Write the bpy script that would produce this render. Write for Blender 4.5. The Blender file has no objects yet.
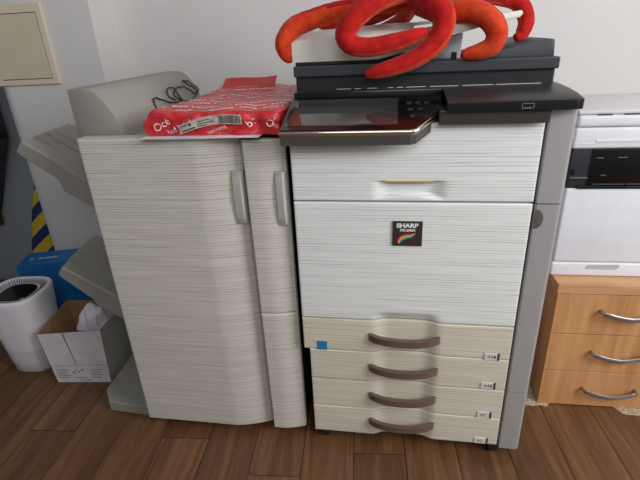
import bpy, bmesh, math, random
from mathutils import Vector, Matrix, noise
random.seed(7)
C = bpy.context.scene.collection
PI = math.pi

# ------------------------------------------------------------------ materials
def lin(c):
    r = []
    for v in c:
        v /= 255.0
        r.append(v/12.92 if v <= 0.04045 else ((v+0.055)/1.055)**2.4)
    return (*r, 1.0)

def mat(name, col, rough=0.5, metal=0.0, spec=0.5, coat=0.0, sheen=0.0):
    m = bpy.data.materials.new(name); m.use_nodes = True
    b = m.node_tree.nodes['Principled BSDF']
    b.inputs['Base Color'].default_value = lin(col)
    b.inputs['Roughness'].default_value = rough
    b.inputs['Metallic'].default_value = metal
    b.inputs['Specular IOR Level'].default_value = spec
    b.inputs['Coat Weight'].default_value = coat
    b.inputs['Sheen Weight'].default_value = sheen
    return m

def noisy(m, col_a, col_b, scale=(1, 1, 1), nscale=5.0, detail=3.0, lo=0.35, hi=0.65, bump=0.0, dist=0.001, rot=(0, 0, 0), rough=0.6):
    """colour the material with a stretched noise between two tones, optional bump"""
    nt = m.node_tree; N = nt.nodes; L = nt.links; b = N['Principled BSDF']
    tc = N.new('ShaderNodeTexCoord'); mp = N.new('ShaderNodeMapping')
    mp.inputs['Scale'].default_value = scale; mp.inputs['Rotation'].default_value = rot
    nz = N.new('ShaderNodeTexNoise'); nz.inputs['Scale'].default_value = nscale; nz.inputs['Detail'].default_value = detail
    nz.inputs['Roughness'].default_value = rough
    rp = N.new('ShaderNodeValToRGB')
    rp.color_ramp.elements[0].position = lo; rp.color_ramp.elements[0].color = lin(col_a)
    rp.color_ramp.elements[1].position = hi; rp.color_ramp.elements[1].color = lin(col_b)
    L.new(tc.outputs['Object'], mp.inputs['Vector']); L.new(mp.outputs['Vector'], nz.inputs['Vector'])
    L.new(nz.outputs['Fac'], rp.inputs['Fac']); L.new(rp.outputs['Color'], b.inputs['Base Color'])
    if bump:
        bp = N.new('ShaderNodeBump'); bp.inputs['Strength'].default_value = bump; bp.inputs['Distance'].default_value = dist
        L.new(nz.outputs['Fac'], bp.inputs['Height']); L.new(bp.outputs['Normal'], b.inputs['Normal'])
    return m

def striped(name, dark, light, rough=0.42):
    """fine brushed horizontal lines about 7 mm apart, broken up along their length"""
    m = mat(name, light, rough); nt = m.node_tree; N = nt.nodes; L = nt.links; b = N['Principled BSDF']
    tc = N.new('ShaderNodeTexCoord'); sp = N.new('ShaderNodeSeparateXYZ'); L.new(tc.outputs['Object'], sp.inputs[0])
    def nz(scale, det):
        mp = N.new('ShaderNodeMapping'); mp.inputs['Scale'].default_value = scale
        t = N.new('ShaderNodeTexNoise'); t.inputs['Scale'].default_value = 1.0; t.inputs['Detail'].default_value = det
        L.new(tc.outputs['Object'], mp.inputs['Vector']); L.new(mp.outputs['Vector'], t.inputs['Vector']); return t.outputs['Fac']
    def mth(op, a, c, v2=None):
        n = N.new('ShaderNodeMath'); n.operation = op
        for i, q in enumerate((a, c)):
            if q is None: continue
            if isinstance(q, (int, float)): n.inputs[i].default_value = q
            else: L.new(q, n.inputs[i])
        return n.outputs[0]
    wob = mth('MULTIPLY', nz((5, 5, 75), 1), 5.5)
    ph = mth('ADD', mth('MULTIPLY', sp.outputs['Z'], 2*PI/0.0072), wob)
    sn = mth('ADD', mth('MULTIPLY', mth('SINE', ph, None), 0.5), 0.5)
    ln = mth('POWER', sn, 2.2)
    amp = N.new('ShaderNodeMapRange'); amp.inputs['From Min'].default_value = .34; amp.inputs['From Max'].default_value = .62
    L.new(nz((4, 4, 110), 2), amp.inputs['Value'])
    fac = mth('MULTIPLY', ln, amp.outputs['Result'])
    mx = N.new('ShaderNodeMix'); mx.data_type = 'RGBA'; mx.inputs['A'].default_value = lin(light); mx.inputs['B'].default_value = lin(dark)
    L.new(fac, mx.inputs['Factor']); L.new(mx.outputs['Result'], b.inputs['Base Color'])
    bp = N.new('ShaderNodeBump'); bp.inputs['Strength'].default_value = .12; bp.inputs['Distance'].default_value = .0006; bp.invert = True
    L.new(fac, bp.inputs['Height']); L.new(bp.outputs['Normal'], b.inputs['Normal'])
    return m

M = {}
M['door_white'] = striped('striped_white', (200, 205, 205), (239, 242, 242))
M['drawer_cream'] = striped('striped_cream', (188, 182, 166), (221, 216, 200))
M['finisher_white'] = striped('striped_grey_white', (172, 168, 158), (212, 208, 200))
M['trim_white'] = mat('trim_white', (226, 226, 224), 0.4)
M['body_grey'] = noisy(mat('body_grey', (150, 148, 141), 0.5), (148, 146, 139), (153, 151, 144), nscale=900)
M['handle_grey'] = mat('handle_grey', (190, 190, 186), 0.45)
M['silver'] = mat('silver_plastic', (172, 170, 172), 0.36, 0.2)
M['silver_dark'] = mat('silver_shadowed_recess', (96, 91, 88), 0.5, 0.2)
M['black_gloss'] = mat('black_gloss', (16, 15, 15), 0.16, coat=0.3)
M['screen'] = mat('screen_glass', (62, 62, 64), 0.06, spec=1.0, coat=1.0)
M['black_matte'] = noisy(mat('black_matte', (30, 30, 33), 0.45), (26, 26, 29), (38, 39, 43), nscale=400)
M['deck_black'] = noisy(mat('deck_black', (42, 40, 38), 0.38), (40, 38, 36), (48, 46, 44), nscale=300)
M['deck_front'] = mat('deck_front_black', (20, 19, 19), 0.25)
M['lid_slate'] = noisy(mat('lid_slate', (48, 51, 58), 0.5), (44, 47, 54), (60, 63, 70), nscale=500)
M['trim_brown'] = mat('trim_brown_black', (56, 52, 50), 0.4)
M['dark_gap'] = mat('dark_gap', (26, 25, 25), 0.8)
M['chrome'] = mat('chrome', (225, 215, 205), 0.12, 1.0)
M['panel_side'] = mat('panel_side_grey', (72, 69, 67), 0.4)
M['handle_brown'] = mat('handle_brown', (112, 95, 88), 0.38, 0.25)
M['badge'] = mat('badge_brown', (66, 57, 53), 0.35, 0.2)
M['white_ink'] = mat('white_ink', (240, 240, 240), 0.5)
M['grey_ink'] = mat('grey_ink', (120, 120, 126), 0.6)
M['dark_ink'] = mat('dark_ink', (60, 58, 62), 0.6)
M['label_plate'] = mat('label_plate', (214, 212, 210), 0.4)
M['label_tab'] = mat('label_tab', (84, 70, 62), 0.45)
M['blue_sticker'] = noisy(mat('blue_sticker', (30, 120, 180), 0.5), (28, 112, 172), (52, 140, 196), nscale=300)
M['yellow'] = mat('handle_lip_yellow', (214, 180, 120), 0.45)
M['feeder_white'] = noisy(mat('feeder_white', (226, 225, 214), 0.4), (223, 222, 211), (229, 228, 217), nscale=20)
M['feeder_grey'] = mat('feeder_grey', (182, 186, 190), 0.45)
M['caster'] = mat('caster_rubber', (20, 20, 20), 0.7)
M['printer_white'] = noisy(mat('printer_white', (226, 229, 237), 0.4), (224, 227, 235), (229, 232, 240), nscale=15)
M['printer_lid'] = mat('printer_lid_white', (220, 216, 222), 0.5)
M['printer_dark'] = mat('printer_charcoal', (44, 48, 56), 0.4)
M['printer_black'] = mat('printer_black', (14, 14, 15), 0.25)
M['steel'] = mat('brushed_steel', (176, 172, 172), 0.3, 0.9)
M['purifier'] = noisy(mat('purifier_white', (224, 222, 230), 0.45), (221, 219, 227), (227, 225, 233), nscale=20)
M['slot'] = mat('vent_slot_dark', (52, 52, 58), 0.7)
M['blue_card'] = noisy(mat('blue_card', (18, 104, 168), 0.5), (14, 96, 160), (24, 112, 176), nscale=30)
M['card_white'] = noisy(mat('card_white', (212, 208, 212), 0.7), (206, 202, 206), (216, 212, 216), nscale=25)
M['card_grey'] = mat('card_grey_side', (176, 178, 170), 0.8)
M['card_brown'] = noisy(mat('card_brown', (150, 118, 88), 0.85), (140, 108, 78), (158, 126, 96), scale=(1, 1, 1), nscale=30)
M['cream_plastic'] = noisy(mat('cream_plastic', (214, 203, 176), 0.5), (211, 200, 172), (217, 206, 180), nscale=12)
M['cream_frame'] = mat('cream_frame', (224, 214, 192), 0.5)
M['paper'] = mat('paper', (226, 226, 236), 0.7)
M['cable'] = mat('cable_black', (22, 22, 22), 0.45)
M['velvet_red'] = noisy(mat('velvet_red', (180, 22, 18), 0.8, sheen=0.12, spec=.2), (164, 14, 12), (196, 28, 22), nscale=40, bump=0.3, dist=0.002)
M['velvet_orange'] = noisy(mat('velvet_orange', (206, 64, 26), 0.8, sheen=0.12, spec=.2), (192, 48, 18), (216, 74, 34), nscale=45, bump=0.4, dist=0.002)
M['wrap_red'] = noisy(mat('wrap_red', (206, 44, 50), 0.38, coat=0.15), (196, 34, 42), (212, 54, 58), nscale=14)
M['tape'] = noisy(mat('tape_label', (192, 184, 174), 0.45), (168, 158, 148), (206, 200, 192), nscale=60)
M['dark_cloth'] = noisy(mat('dark_cloth', (40, 42, 44), 0.9), (34, 36, 38), (48, 50, 52), nscale=20)
M['brown_cloth'] = mat('brown_hem', (86, 56, 40), 0.85)
M['beige_pile'] = noisy(mat('beige_pile', (176, 160, 136), 0.95), (140, 124, 102), (196, 182, 160), nscale=160, bump=0.6, dist=0.003)
M['plastic_bag'] = noisy(mat('white_plastic', (224, 222, 232), 0.35), (216, 214, 226), (232, 230, 238), nscale=12)
M['teal'] = mat('teal_plastic', (60, 110, 130), 0.5)

def wall_material(name, col, col2):
    return noisy(mat(name, col, 0.85), col2, col, nscale=3.0, detail=6, lo=0.3, hi=0.7, bump=0.06, dist=0.002)
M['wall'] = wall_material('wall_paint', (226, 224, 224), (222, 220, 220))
M['wall_shade'] = wall_material('wall_paint_shaded', (150, 157, 166), (144, 151, 160))  # corner shade painted into the colour of the recess and left wall
M['ceiling'] = wall_material('ceiling_paint', (232, 232, 232), (228, 228, 228))

def wood(name, a, b, c, axis_scale, ns):
    m = mat(name, b, 0.42); nt = m.node_tree; N = nt.nodes; L = nt.links; bs = N['Principled BSDF']
    tc = N.new('ShaderNodeTexCoord'); mp = N.new('ShaderNodeMapping'); mp.inputs['Scale'].default_value = axis_scale
    mp.inputs['Rotation'].default_value = (0, math.radians(7), 0)
    n1 = N.new('ShaderNodeTexNoise'); n1.inputs['Scale'].default_value = ns; n1.inputs['Detail'].default_value = 5; n1.inputs['Distortion'].default_value = 0.4
    rp = N.new('ShaderNodeValToRGB'); e = rp.color_ramp.elements
    e[0].position = 0.3; e[0].color = lin(a); e[1].position = 0.7; e[1].color = lin(c)
    k = e.new(0.5); k.color = lin(b)
    L.new(tc.outputs['Object'], mp.inputs['Vector']); L.new(mp.outputs['Vector'], n1.inputs['Vector'])
    L.new(n1.outputs['Fac'], rp.inputs['Fac']); L.new(rp.outputs['Color'], bs.inputs['Base Color'])
    return m
M['beech'] = wood('beech_veneer', (184, 130, 86), (200, 146, 98), (210, 158, 110), (26, 26, 2.2), 1.3)
M['beech_top'] = wood('beech_top', (186, 136, 96), (202, 152, 110), (210, 162, 120), (3, 26, 26), 1.3)

# laminate floor: plank tint from a face attribute, grain along the planks
def floor_material():
    m = mat('laminate_oak', (120, 82, 58), 0.36); nt = m.node_tree; N = nt.nodes; L = nt.links; bs = N['Principled BSDF']
    tc = N.new('ShaderNodeTexCoord'); at = N.new('ShaderNodeAttribute'); at.attribute_name = 'plank'
    sc = N.new('ShaderNodeVectorMath'); sc.operation = 'SCALE'; sc.inputs['Scale'].default_value = 40
    L.new(at.outputs['Color'], sc.inputs[0])
    ad = N.new('ShaderNodeVectorMath'); ad.operation = 'ADD'
    L.new(tc.outputs['Object'], ad.inputs[0]); L.new(sc.outputs['Vector'], ad.inputs[1])
    mp = N.new('ShaderNodeMapping'); mp.inputs['Scale'].default_value = (20, 1.5, 1)
    L.new(ad.outputs['Vector'], mp.inputs['Vector'])
    n1 = N.new('ShaderNodeTexNoise'); n1.inputs['Scale'].default_value = 1.0; n1.inputs['Detail'].default_value = 4; n1.inputs['Distortion'].default_value = 1.2
    L.new(mp.outputs['Vector'], n1.inputs['Vector'])
    mp2 = N.new('ShaderNodeMapping'); mp2.inputs['Scale'].default_value = (230, 9, 1)
    L.new(ad.outputs['Vector'], mp2.inputs['Vector'])
    n2 = N.new('ShaderNodeTexNoise'); n2.inputs['Scale'].default_value = 1.0; n2.inputs['Detail'].default_value = 3
    L.new(mp2.outputs['Vector'], n2.inputs['Vector'])
    rp = N.new('ShaderNodeValToRGB'); e = rp.color_ramp.elements
    e[0].position = 0.28; e[0].color = lin((88, 59, 38)); e[1].position = 0.72; e[1].color = lin((132, 94, 63))
    k = e.new(0.5); k.color = lin((112, 77, 50))
    L.new(n1.outputs['Fac'], rp.inputs['Fac'])
    mx = N.new('ShaderNodeMix'); mx.data_type = 'RGBA'; mx.blend_type = 'MULTIPLY'; mx.inputs['Factor'].default_value = 0.55
    r2 = N.new('ShaderNodeValToRGB'); r2.color_ramp.elements[0].position = 0.35; r2.color_ramp.elements[0].color = (0.55, 0.5, 0.45, 1)
    r2.color_ramp.elements[1].position = 0.6; r2.color_ramp.elements[1].color = (1, 1, 1, 1)
    L.new(n2.outputs['Fac'], r2.inputs['Fac'])
    L.new(rp.outputs['Color'], mx.inputs['A']); L.new(r2.outputs['Color'], mx.inputs['B'])
    hs = N.new('ShaderNodeHueSaturation')
    mr = N.new('ShaderNodeMapRange'); mr.inputs['To Min'].default_value = 0.84; mr.inputs['To Max'].default_value = 1.08
    L.new(at.outputs['Fac'], mr.inputs['Value']); L.new(mr.outputs['Result'], hs.inputs['Value'])
    L.new(mx.outputs['Result'], hs.inputs['Color']); L.new(hs.outputs['Color'], bs.inputs['Base Color'])
    return m
M['floor'] = floor_material()
M['groove'] = mat('floor_groove', (40, 24, 16), 0.7)

def stripe_cloth():
    m = mat('striped_cloth', (30, 50, 110), 0.8); nt = m.node_tree; N = nt.nodes; L = nt.links; bs = N['Principled BSDF']
    tc = N.new('ShaderNodeTexCoord'); mp = N.new('ShaderNodeMapping'); mp.inputs['Rotation'].default_value = (0, math.radians(40), 0)
    wv = N.new('ShaderNodeTexWave'); wv.wave_type = 'BANDS'; wv.bands_direction = 'Z'; wv.inputs['Scale'].default_value = 3.4
    rp = N.new('ShaderNodeValToRGB'); rp.color_ramp.interpolation = 'CONSTANT'; e = rp.color_ramp.elements
    e[0].position = 0.0; e[0].color = lin((26, 44, 104)); e[1].position = 0.45; e[1].color = lin((206, 178, 40))
    L.new(tc.outputs['Object'], mp.inputs['Vector']); L.new(mp.outputs['Vector'], wv.inputs['Vector'])
    L.new(wv.outputs['Fac'], rp.inputs['Fac']); L.new(rp.outputs['Color'], bs.inputs['Base Color'])
    return m
M['stripe_cloth'] = stripe_cloth()

# ------------------------------------------------------------------ builders
def root(name, loc, label, cat, rz=0.0):
    o = bpy.data.objects.new(name, None); C.objects.link(o); o.empty_display_size = 0.05
    o.location = loc; o.rotation_euler = (0, 0, rz); o['label'] = label; o['category'] = cat
    return o

def base_of(p):
    while p is not None and p.parent is not None: p = p.parent
    return p

def obj(name, verts, faces, m, parent=None, local=False, smooth=None, label=None, fmat=None):
    """link ONE mesh object. verts are in scene coordinates unless local (then in the root's own frame)"""
    off = Vector((0, 0, 0))
    if parent is not None and not local: off = base_of(parent).matrix_basis.translation
    me = bpy.data.meshes.new(name)
    me.from_pydata([tuple(Vector(v) - off) for v in verts], [], faces)
    mats = m if isinstance(m, list) else [m]
    for k in mats: me.materials.append(k)
    if fmat:
        for i, k in enumerate(fmat): me.polygons[i].material_index = k
    me.validate(); me.update()
    bm = bmesh.new(); bm.from_mesh(me); bmesh.ops.recalc_face_normals(bm, faces=bm.faces); bm.to_mesh(me); bm.free()
    if smooth is not None:
        me.shade_smooth(); me.set_sharp_from_angle(angle=math.radians(smooth))
    o = bpy.data.objects.new(name, me); C.objects.link(o)
    if parent is not None: o.parent = parent
    if label: o['label'] = label
    return o

def top(o, label, cat, group=None):
    o['label'] = label; o['category'] = cat
    if group: o['group'] = group
    return o

class G:
    """collects shapes that form one mesh"""
    def __init__(s): s.v = []; s.f = []
    def add(s, v, f):
        n = len(s.v); s.v += [Vector(a) for a in v]; s.f += [tuple(i+n for i in q) for q in f]; return s
    def box(s, x0, x1, y0, y1, z0, z1, bev=0.0, seg=2):
        bm = bmesh.new(); bmesh.ops.create_cube(bm, size=1)
        for v in bm.verts:
            v.co = Vector((x0+(v.co.x+.5)*(x1-x0), y0+(v.co.y+.5)*(y1-y0), z0+(v.co.z+.5)*(z1-z0)))
        if bev: bmesh.ops.bevel(bm, geom=bm.edges[:], offset=bev, segments=seg, affect='EDGES', profile=0.5)
        return s.bm(bm)
    def bm(s, bm):
        bm.verts.index_update()
        s.add([v.co.copy() for v in bm.verts], [[v.index for v in f.verts] for f in bm.faces]); bm.free(); return s
    def prism(s, poly, axis, a, b, bev=0.0, seg=2):
        """extrude a 2-D polygon along axis: 'y' poly=(x,z), 'z' poly=(x,y), 'x' poly=(y,z)"""
        def P(p, t):
            return {'y': (p[0], t, p[1]), 'z': (p[0], p[1], t), 'x': (t, p[0], p[1])}[axis]
        bm = bmesh.new()
        A = [bm.verts.new(P(p, a)) for p in poly]; B = [bm.verts.new(P(p, b)) for p in poly]
        bm.faces.new(A); bm.faces.new(B[::-1]); n = len(poly)
        for i in range(n): bm.faces.new((A[i], B[i], B[(i+1) % n], A[(i+1) % n]))
        bmesh.ops.recalc_face_normals(bm, faces=bm.faces)
        if bev: bmesh.ops.bevel(bm, geom=bm.edges[:], offset=bev, segments=seg, affect='EDGES', profile=0.5)
        return s.bm(bm)
    def tube(s, pts, r, n=12, closed=False, cap=True):
        pts = [Vector(p) for p in pts]; rs = r if isinstance(r, list) else [r]*len(pts)
        rings, fr = frames(pts)
        V = []; F = []
        for i, p in enumerate(pts):
            a, b = fr[i]
            V += [p + (a*math.cos(t) + b*math.sin(t))*rs[i] for t in (2*PI*k/n for k in range(n))]
        for i in range(len(pts)-1):
            for k in range(n): F.append((i*n+k, i*n+(k+1) % n, (i+1)*n+(k+1) % n, (i+1)*n+k))
        if cap: F.append(tuple(range(n))[::-1]); F.append(tuple((len(pts)-1)*n+k for k in range(n)))
        return s.add(V, F)
    def build(s, name, m, parent=None, **k): return obj(name, s.v, s.f, m, parent, **k)

def frames(pts):
    T = []
    for i in range(len(pts)):
        d = (pts[min(i+1, len(pts)-1)] - pts[max(i-1, 0)])
        T.append(d.normalized() if d.length > 1e-9 else Vector((0, 0, 1)))
    a = T[0].orthogonal().normalized(); fr = []
    for i, t in enumerate(T):
        a = (a - t*a.dot(t)).normalized(); fr.append((a.copy(), t.cross(a)))
    return T, fr

def spline(pts, n):
    """Catmull-Rom through tuples of any length"""
    out = []; P = [pts[0]] + list(pts) + [pts[-1]]
    for i in range(1, len(P)-2):
        p0, p1, p2, p3 = P[i-1:i+3]
        for k in range(n):
            t = k/n
            out.append(tuple(0.5*((2*b)+(-a+c)*t+(2*a-5*b+4*c-d)*t*t+(-a+3*b-3*c+d)*t**3) for a, b, c, d in zip(p0, p1, p2, p3)))
    out.append(tuple(pts[-1])); return out

def sstep(a, b, x):
    if a == b: return 1.0 if x >= a else 0.0
    t = max(0.0, min(1.0, (x-a)/(b-a))); return t*t*(3-2*t)

def panel(name, x0, x1, z0, z1, yb, f, m, parent, nx=40, nz=24, r=0.004, **k):
    """a moulded front: its face follows y=f(x,z), edges rounded by r, flat back at yb"""
    def axis(a, b, n):
        e = [0, .15*r, .4*r, .75*r, 1.2*r]
        return [a+q for q in e] + [a+1.2*r+(b-a-2.4*r)*i/n for i in range(1, n)] + [b-q for q in e[::-1]]
    X = axis(x0, x1, nx); Z = axis(z0, z1, nz); V = []; F = []
    def rnd(d): return 0 if d >= r else r - math.sqrt(max(0, r*r-(r-d)**2))
    for z in Z:
        for x in X:
            V.append((x, f(x, z) + max(rnd(min(x-x0, x1-x)), rnd(min(z-z0, z1-z))), z))
    nX = len(X); nZ = len(Z)
    for j in range(nZ-1):
        for i in range(nX-1): F.append((j*nX+i, j*nX+i+1, (j+1)*nX+i+1, (j+1)*nX+i))
    ring = [i for i in range(nX)] + [j*nX+nX-1 for j in range(1, nZ)] + [(nZ-1)*nX+i for i in range(nX-2, -1, -1)] + [j*nX for j in range(nZ-2, 0, -1)]
    n0 = len(V)
    for i in ring: V.append((V[i][0], yb, V[i][2]))
    n = len(ring)
    for i in range(n): F.append((ring[i], ring[(i+1) % n], n0+(i+1) % n, n0+i))
    F.append(tuple(range(n0, n0+n)))
    return obj(name, V, F, m, parent, smooth=40, **k)

def text2d(body, size, align='CENTER', bold=0.0):
    cu = bpy.data.curves.new('lettering', 'FONT'); cu.body = body; cu.size = size; cu.align_x = align; cu.align_y = 'CENTER'; cu.resolution_u = 3; cu.offset = bold
    o = bpy.data.objects.new('lettering', cu); C.objects.link(o)
    dg = bpy.context.evaluated_depsgraph_get(); me = bpy.data.meshes.new_from_object(o.evaluated_get(dg))
    v = [(p.co.x, p.co.y) for p in me.vertices]; f = [tuple(q.vertices) for q in me.polygons]
    bpy.data.objects.remove(o); bpy.data.curves.remove(cu); bpy.data.meshes.remove(me)
    return v, f

def on_front(body, size, cx, cz, y, align='CENTER', sx=1.0, slant=0.0, bold=0.0):
    v, f = text2d(body, size, align, bold)
    return [(cx+a*sx+b*slant, y, cz+b) for a, b in v], f

def lathe(prof, cx, cy, n=32):
    V = []; F = []
    for r_, z in prof: V += [(cx+r_*math.cos(2*PI*k/n), cy+r_*math.sin(2*PI*k/n), z) for k in range(n)]
    for i in range(len(prof)-1):
        for k in range(n): F.append((i*n+k, i*n+(k+1) % n, (i+1)*n+(k+1) % n, (i+1)*n+k))
    F.append(tuple(range(n))[::-1]); F.append(tuple((len(prof)-1)*n+k for k in range(n)))
    return V, F

# ------------------------------------------------------------------ the room (turned a little against the copier)
RW = 0.0744
cr, sr = math.cos(RW), math.sin(RW)
def room_obj(name, verts, faces, m, **k):
    o = obj(name, verts, faces, m, None, **k); o.rotation_euler = (0, 0, RW); o['kind'] = 'structure'; return o

# floor: one continuous laminate, planks 15.6 cm wide running away from the camera
PW = 0.156; XS = -0.955
V = []; F = []; FM = []; tint = []
joint = {0: 0.004, 1: 0.55, 2: 0.35, 3: -0.009, 4: 0.62, 5: -0.136, 6: 0.7, 7: -0.047, 8: 0.43, 9: -0.5, 10: 0.2, 11: -0.4, 12: 0.62}
g = 0.0011
def quad(x0, x1, y0, y1, z, mi, t):
    n = len(V); V.extend([(x0, y0, z), (x1, y0, z), (x1, y1, z), (x0, y1, z)]); F.append((n, n+1, n+2, n+3)); FM.append(mi); tint.append(t)
for k in range(-6, 20):
    xa = XS+k*PW; j0 = joint.get(k, random.uniform(-.6, .6)); y = j0-1.25*3
    while y < 1.1:
        a = max(y, -3.0); b = min(y+1.25, 1.1)
        if b-a > 0.01: quad(xa+g, xa+PW-g, a+g, b-g, 0.0, 0, random.random())
        y += 1.25
quad(XS-6*PW, XS+20*PW, -3.0, 1.1, -0.002, 1, 0.5)
fl = room_obj('floor', V, F, [M['floor'], M['groove']], fmat=FM)
at = fl.data.attributes.new('plank', 'FLOAT_COLOR', 'FACE')
for i, t in enumerate(tint): at.data[i].color = (t, t, t, 1)

# back wall with the pier that stands forward on the left
pier = [(-1.32, 1.10), (-1.32, .86), (-1.318, .848), (-1.309, .84), (-1.295, .836)]
H = 2.6
prof = [(-1.9, 1.13), (-1.9, 1.05), (-1.335, 1.05), (-1.335, 0.88)]
for i in range(1, 7):
    a = PI + (PI/2)*i/6; prof.append((-1.275+0.06*math.cos(a), 0.88+0.06*math.sin(a)))
prof += [(-0.860, 0.82), (-0.860, 1.0), (3.1, 1.0), (3.1, 1.13)]
w = G().prism(prof, 'z', 0, H)
wbk = room_obj('wall_back', w.v, w.f, [M['wall'], M['wall_shade']], smooth=50)
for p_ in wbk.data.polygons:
    if p_.center.x < -1.34 and abs(p_.normal.z) < .5: p_.material_index = 1  # recess faces get the darker blue-grey that stands for shade
w = G().box(-1.98, -1.9, -3.0, 1.13, 0, H); room_obj('wall_left', w.v, w.f, M['wall_shade'])
w = G().box(-1.98, 3.1, -3.0, 1.13, H, H+.08); room_obj('ceiling', w.v, w.f, M['ceiling'])

# ------------------------------------------------------------------ the copier
cop = root('multifunction_copier', (0.28, 0.3, 0), 'tall white colour copier with four brown-handled paper drawers and black scanner top', 'copier')
G().box(0.02, 0.612, 0.022, 0.62, 0.05, 0.992, .006).build('body', M['dark_gap'], cop, label='dark inner casing behind the white front')

def scoop(x, a=.192, b=.232, c=.335, d=.378):
    return sstep(a, b, x)*(1-sstep(c, d, x))
def drawer_f(x, z): return 0.0135*scoop(x)
def front_f(x, z): return 0.0135*scoop(x)*(1-sstep(.466, .497, z))
def cover_f(x, z):
    arc = .812 + .012*(1-((x-.2785)/.075)**2) if abs(x-.2785) < .075 else .812
    return 0.012*scoop(x, .19, .235, .325, .372)*(1-sstep(.853, .858, z))*sstep(arc-.006, arc+.006, z)

cov = panel('upper_cover', 0.0, 0.56, 0.8065, 0.9885, 0.05, cover_f, M['door_white'], cop, nx=80, nz=90)
G().box(.224, .333, -0.003, 0.012, .8545, .8585, .001).build('handle_lip', M['yellow'], cov, label='pale yellow lip over the handle recess')
dr = panel('front_door', 0.0, 0.56, 0.4655, 0.8015, 0.05, front_f, M['door_white'], cop, nx=70, nz=60)
# badge
bd = G().box(.2435, .3155, -0.004, 0.004, .691, .7565, .0015).build('badge', M['badge'], dr, label='dark brown square badge with a rainbow feather')
v, f = on_front('SHARP', .0150, .279, .7455, -0.0046, sx=1.16, bold=.0007)
G().add(v, f).build('lettering', M['white_ink'], bd, label='white SHARP lettering')
v, f = on_front('MX-2640N', .0100, .280, .7335, -0.0046, sx=0.8, bold=.0003)
G().add(v, f).build('lettering', M['white_ink'], bd, label='small white model lettering')
# feather: five coloured bands
cols = [(206, 40, 110), (226, 92, 60), (232, 206, 70), (96, 176, 80), (60, 130, 190)]
fv = []; ff = []; fm = []; fms = [mat('feather_%s' % n, c, 0.5) for n, c in zip(('magenta', 'orange', 'yellow', 'green', 'blue'), cols)]
cen = spline([(.2595, .698), (.2610, .706), (.267, .713), (.277, .7175), (.288, .7195), (.2985, .726)], 6)
wid = [max(.0005, .0072*math.sin(PI*min(1, (i+1.5)/(len(cen)+1)))**.7) for i in range(len(cen))]
for b in range(5):
    for i in range(len(cen)-1):
        q = []
        for (ii, e) in ((i, b), (i, b+1), (i+1, b+1), (i+1, b)):
            x, z = cen[ii]; dx = cen[min(ii+1, len(cen)-1)][0]-cen[max(ii-1, 0)][0]; dz = cen[min(ii+1, len(cen)-1)][1]-cen[max(ii-1, 0)][1]
            l = math.hypot(dx, dz); o_ = wid[ii]*(1-e*0.4)
            q.append((x-dz/l*o_, -0.0047, z+dx/l*o_))
        n = len(fv); fv += q; ff.append((n, n+1, n+2, n+3)); fm.append(b)
obj('feather', fv, ff, fms, bd, fmat=fm, label='rainbow feather mark')

# four paper drawers
zb = [.4625, .358, .2525, .1485, .045]
hz = [.414, .309, .206, .106]
sizes = ['A4', 'A4', 'A3', 'A3']
for i in range(4):
    xl = 0.0 if i == 0 else 0.016
    d = panel('paper_drawer', xl, 0.56, zb[i+1]+.0012, zb[i]-.0012, 0.05, drawer_f, M['drawer_cream'], cop, nx=60, nz=8, r=.003)
    # bowed handle
    V = []; F = []; n = 26; zc = hz[i]
    for k in range(n+1):
        x = .184 + (.376-.184)*k/n; t = (x-.28)/.096
        yo = -0.003 - 0.029*max(0, 1-abs(t)**2.3)**.75 if abs(t) < 1 else -0.003
        for (yy, zz) in ((yo, zc+.0075), (yo-.001, zc-.0115), (yo+.006, zc-.0125), (yo+.012, zc+.0085)): V.append((x, yy, zz))
    for k in range(n):
        for q in range(4): F.append((k*4+q, k*4+(q+1) % 4, k*4+4+(q+1) % 4, k*4+4+q))
    F.append((0, 1, 2, 3)); F.append(tuple(n*4+q for q in (3, 2, 1, 0)))
    hd = obj('handle', V, F, M['handle_brown'], d, smooth=50, label='brown bowed handle')
    # size plate
    zc = [.3675, .268, .161, .0605][i]
    pl = G().box(.494, .533, -.0025, .003, zc-.0105, zc+.0105, .0008).build('size_plate', M['label_plate'], d, label='pale paper-size plate reading %s' % sizes[i])
    gg = G().box(.5275, .5335, -.0034, .003, zc-.011, zc+.011, .0008); 
    v, f = on_front(sizes[i], .0125, .510, zc, -.0028, sx=1.05)
    g2 = G().add(v, f)
    if i < 2: g2.box(.5195, .5235, -.0029, -.0024, zc-.0045, zc+.0045)
    obj('tab', gg.v, gg.f, M['label_tab'], d, label='brown plate tab')
    obj('lettering', g2.v, g2.f, M['dark_ink'], d, label='grey %s lettering' % sizes[i])
    if i == 0:
        G().box(.038, .067, -.0012, .001, .3585, .3865, .0004).build('sticker', M['blue_sticker'], d, label='small blue square sticker')

# silver side column, front edge rounded to the right
def column(z0, z1):
    poly = [(.5655, .02), (.5655, .002), (.568, -.001)] + [(.612+.010*math.sin(a), .009-.010*math.cos(a)) for a in [PI/2*k/8 for k in range(9)]] + [(.622, .62), (.5655, .62)]
    return G().prism(poly, 'z', z0, z1)
column(.8045, 1.0145).build('side_column', M['silver'], cop, smooth=40)
mid = column(.2525, .8015).build('side_column', M['silver'], cop, smooth=40)
column(.038, .2505).build('side_column', M['silver'], cop, smooth=40)
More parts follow.
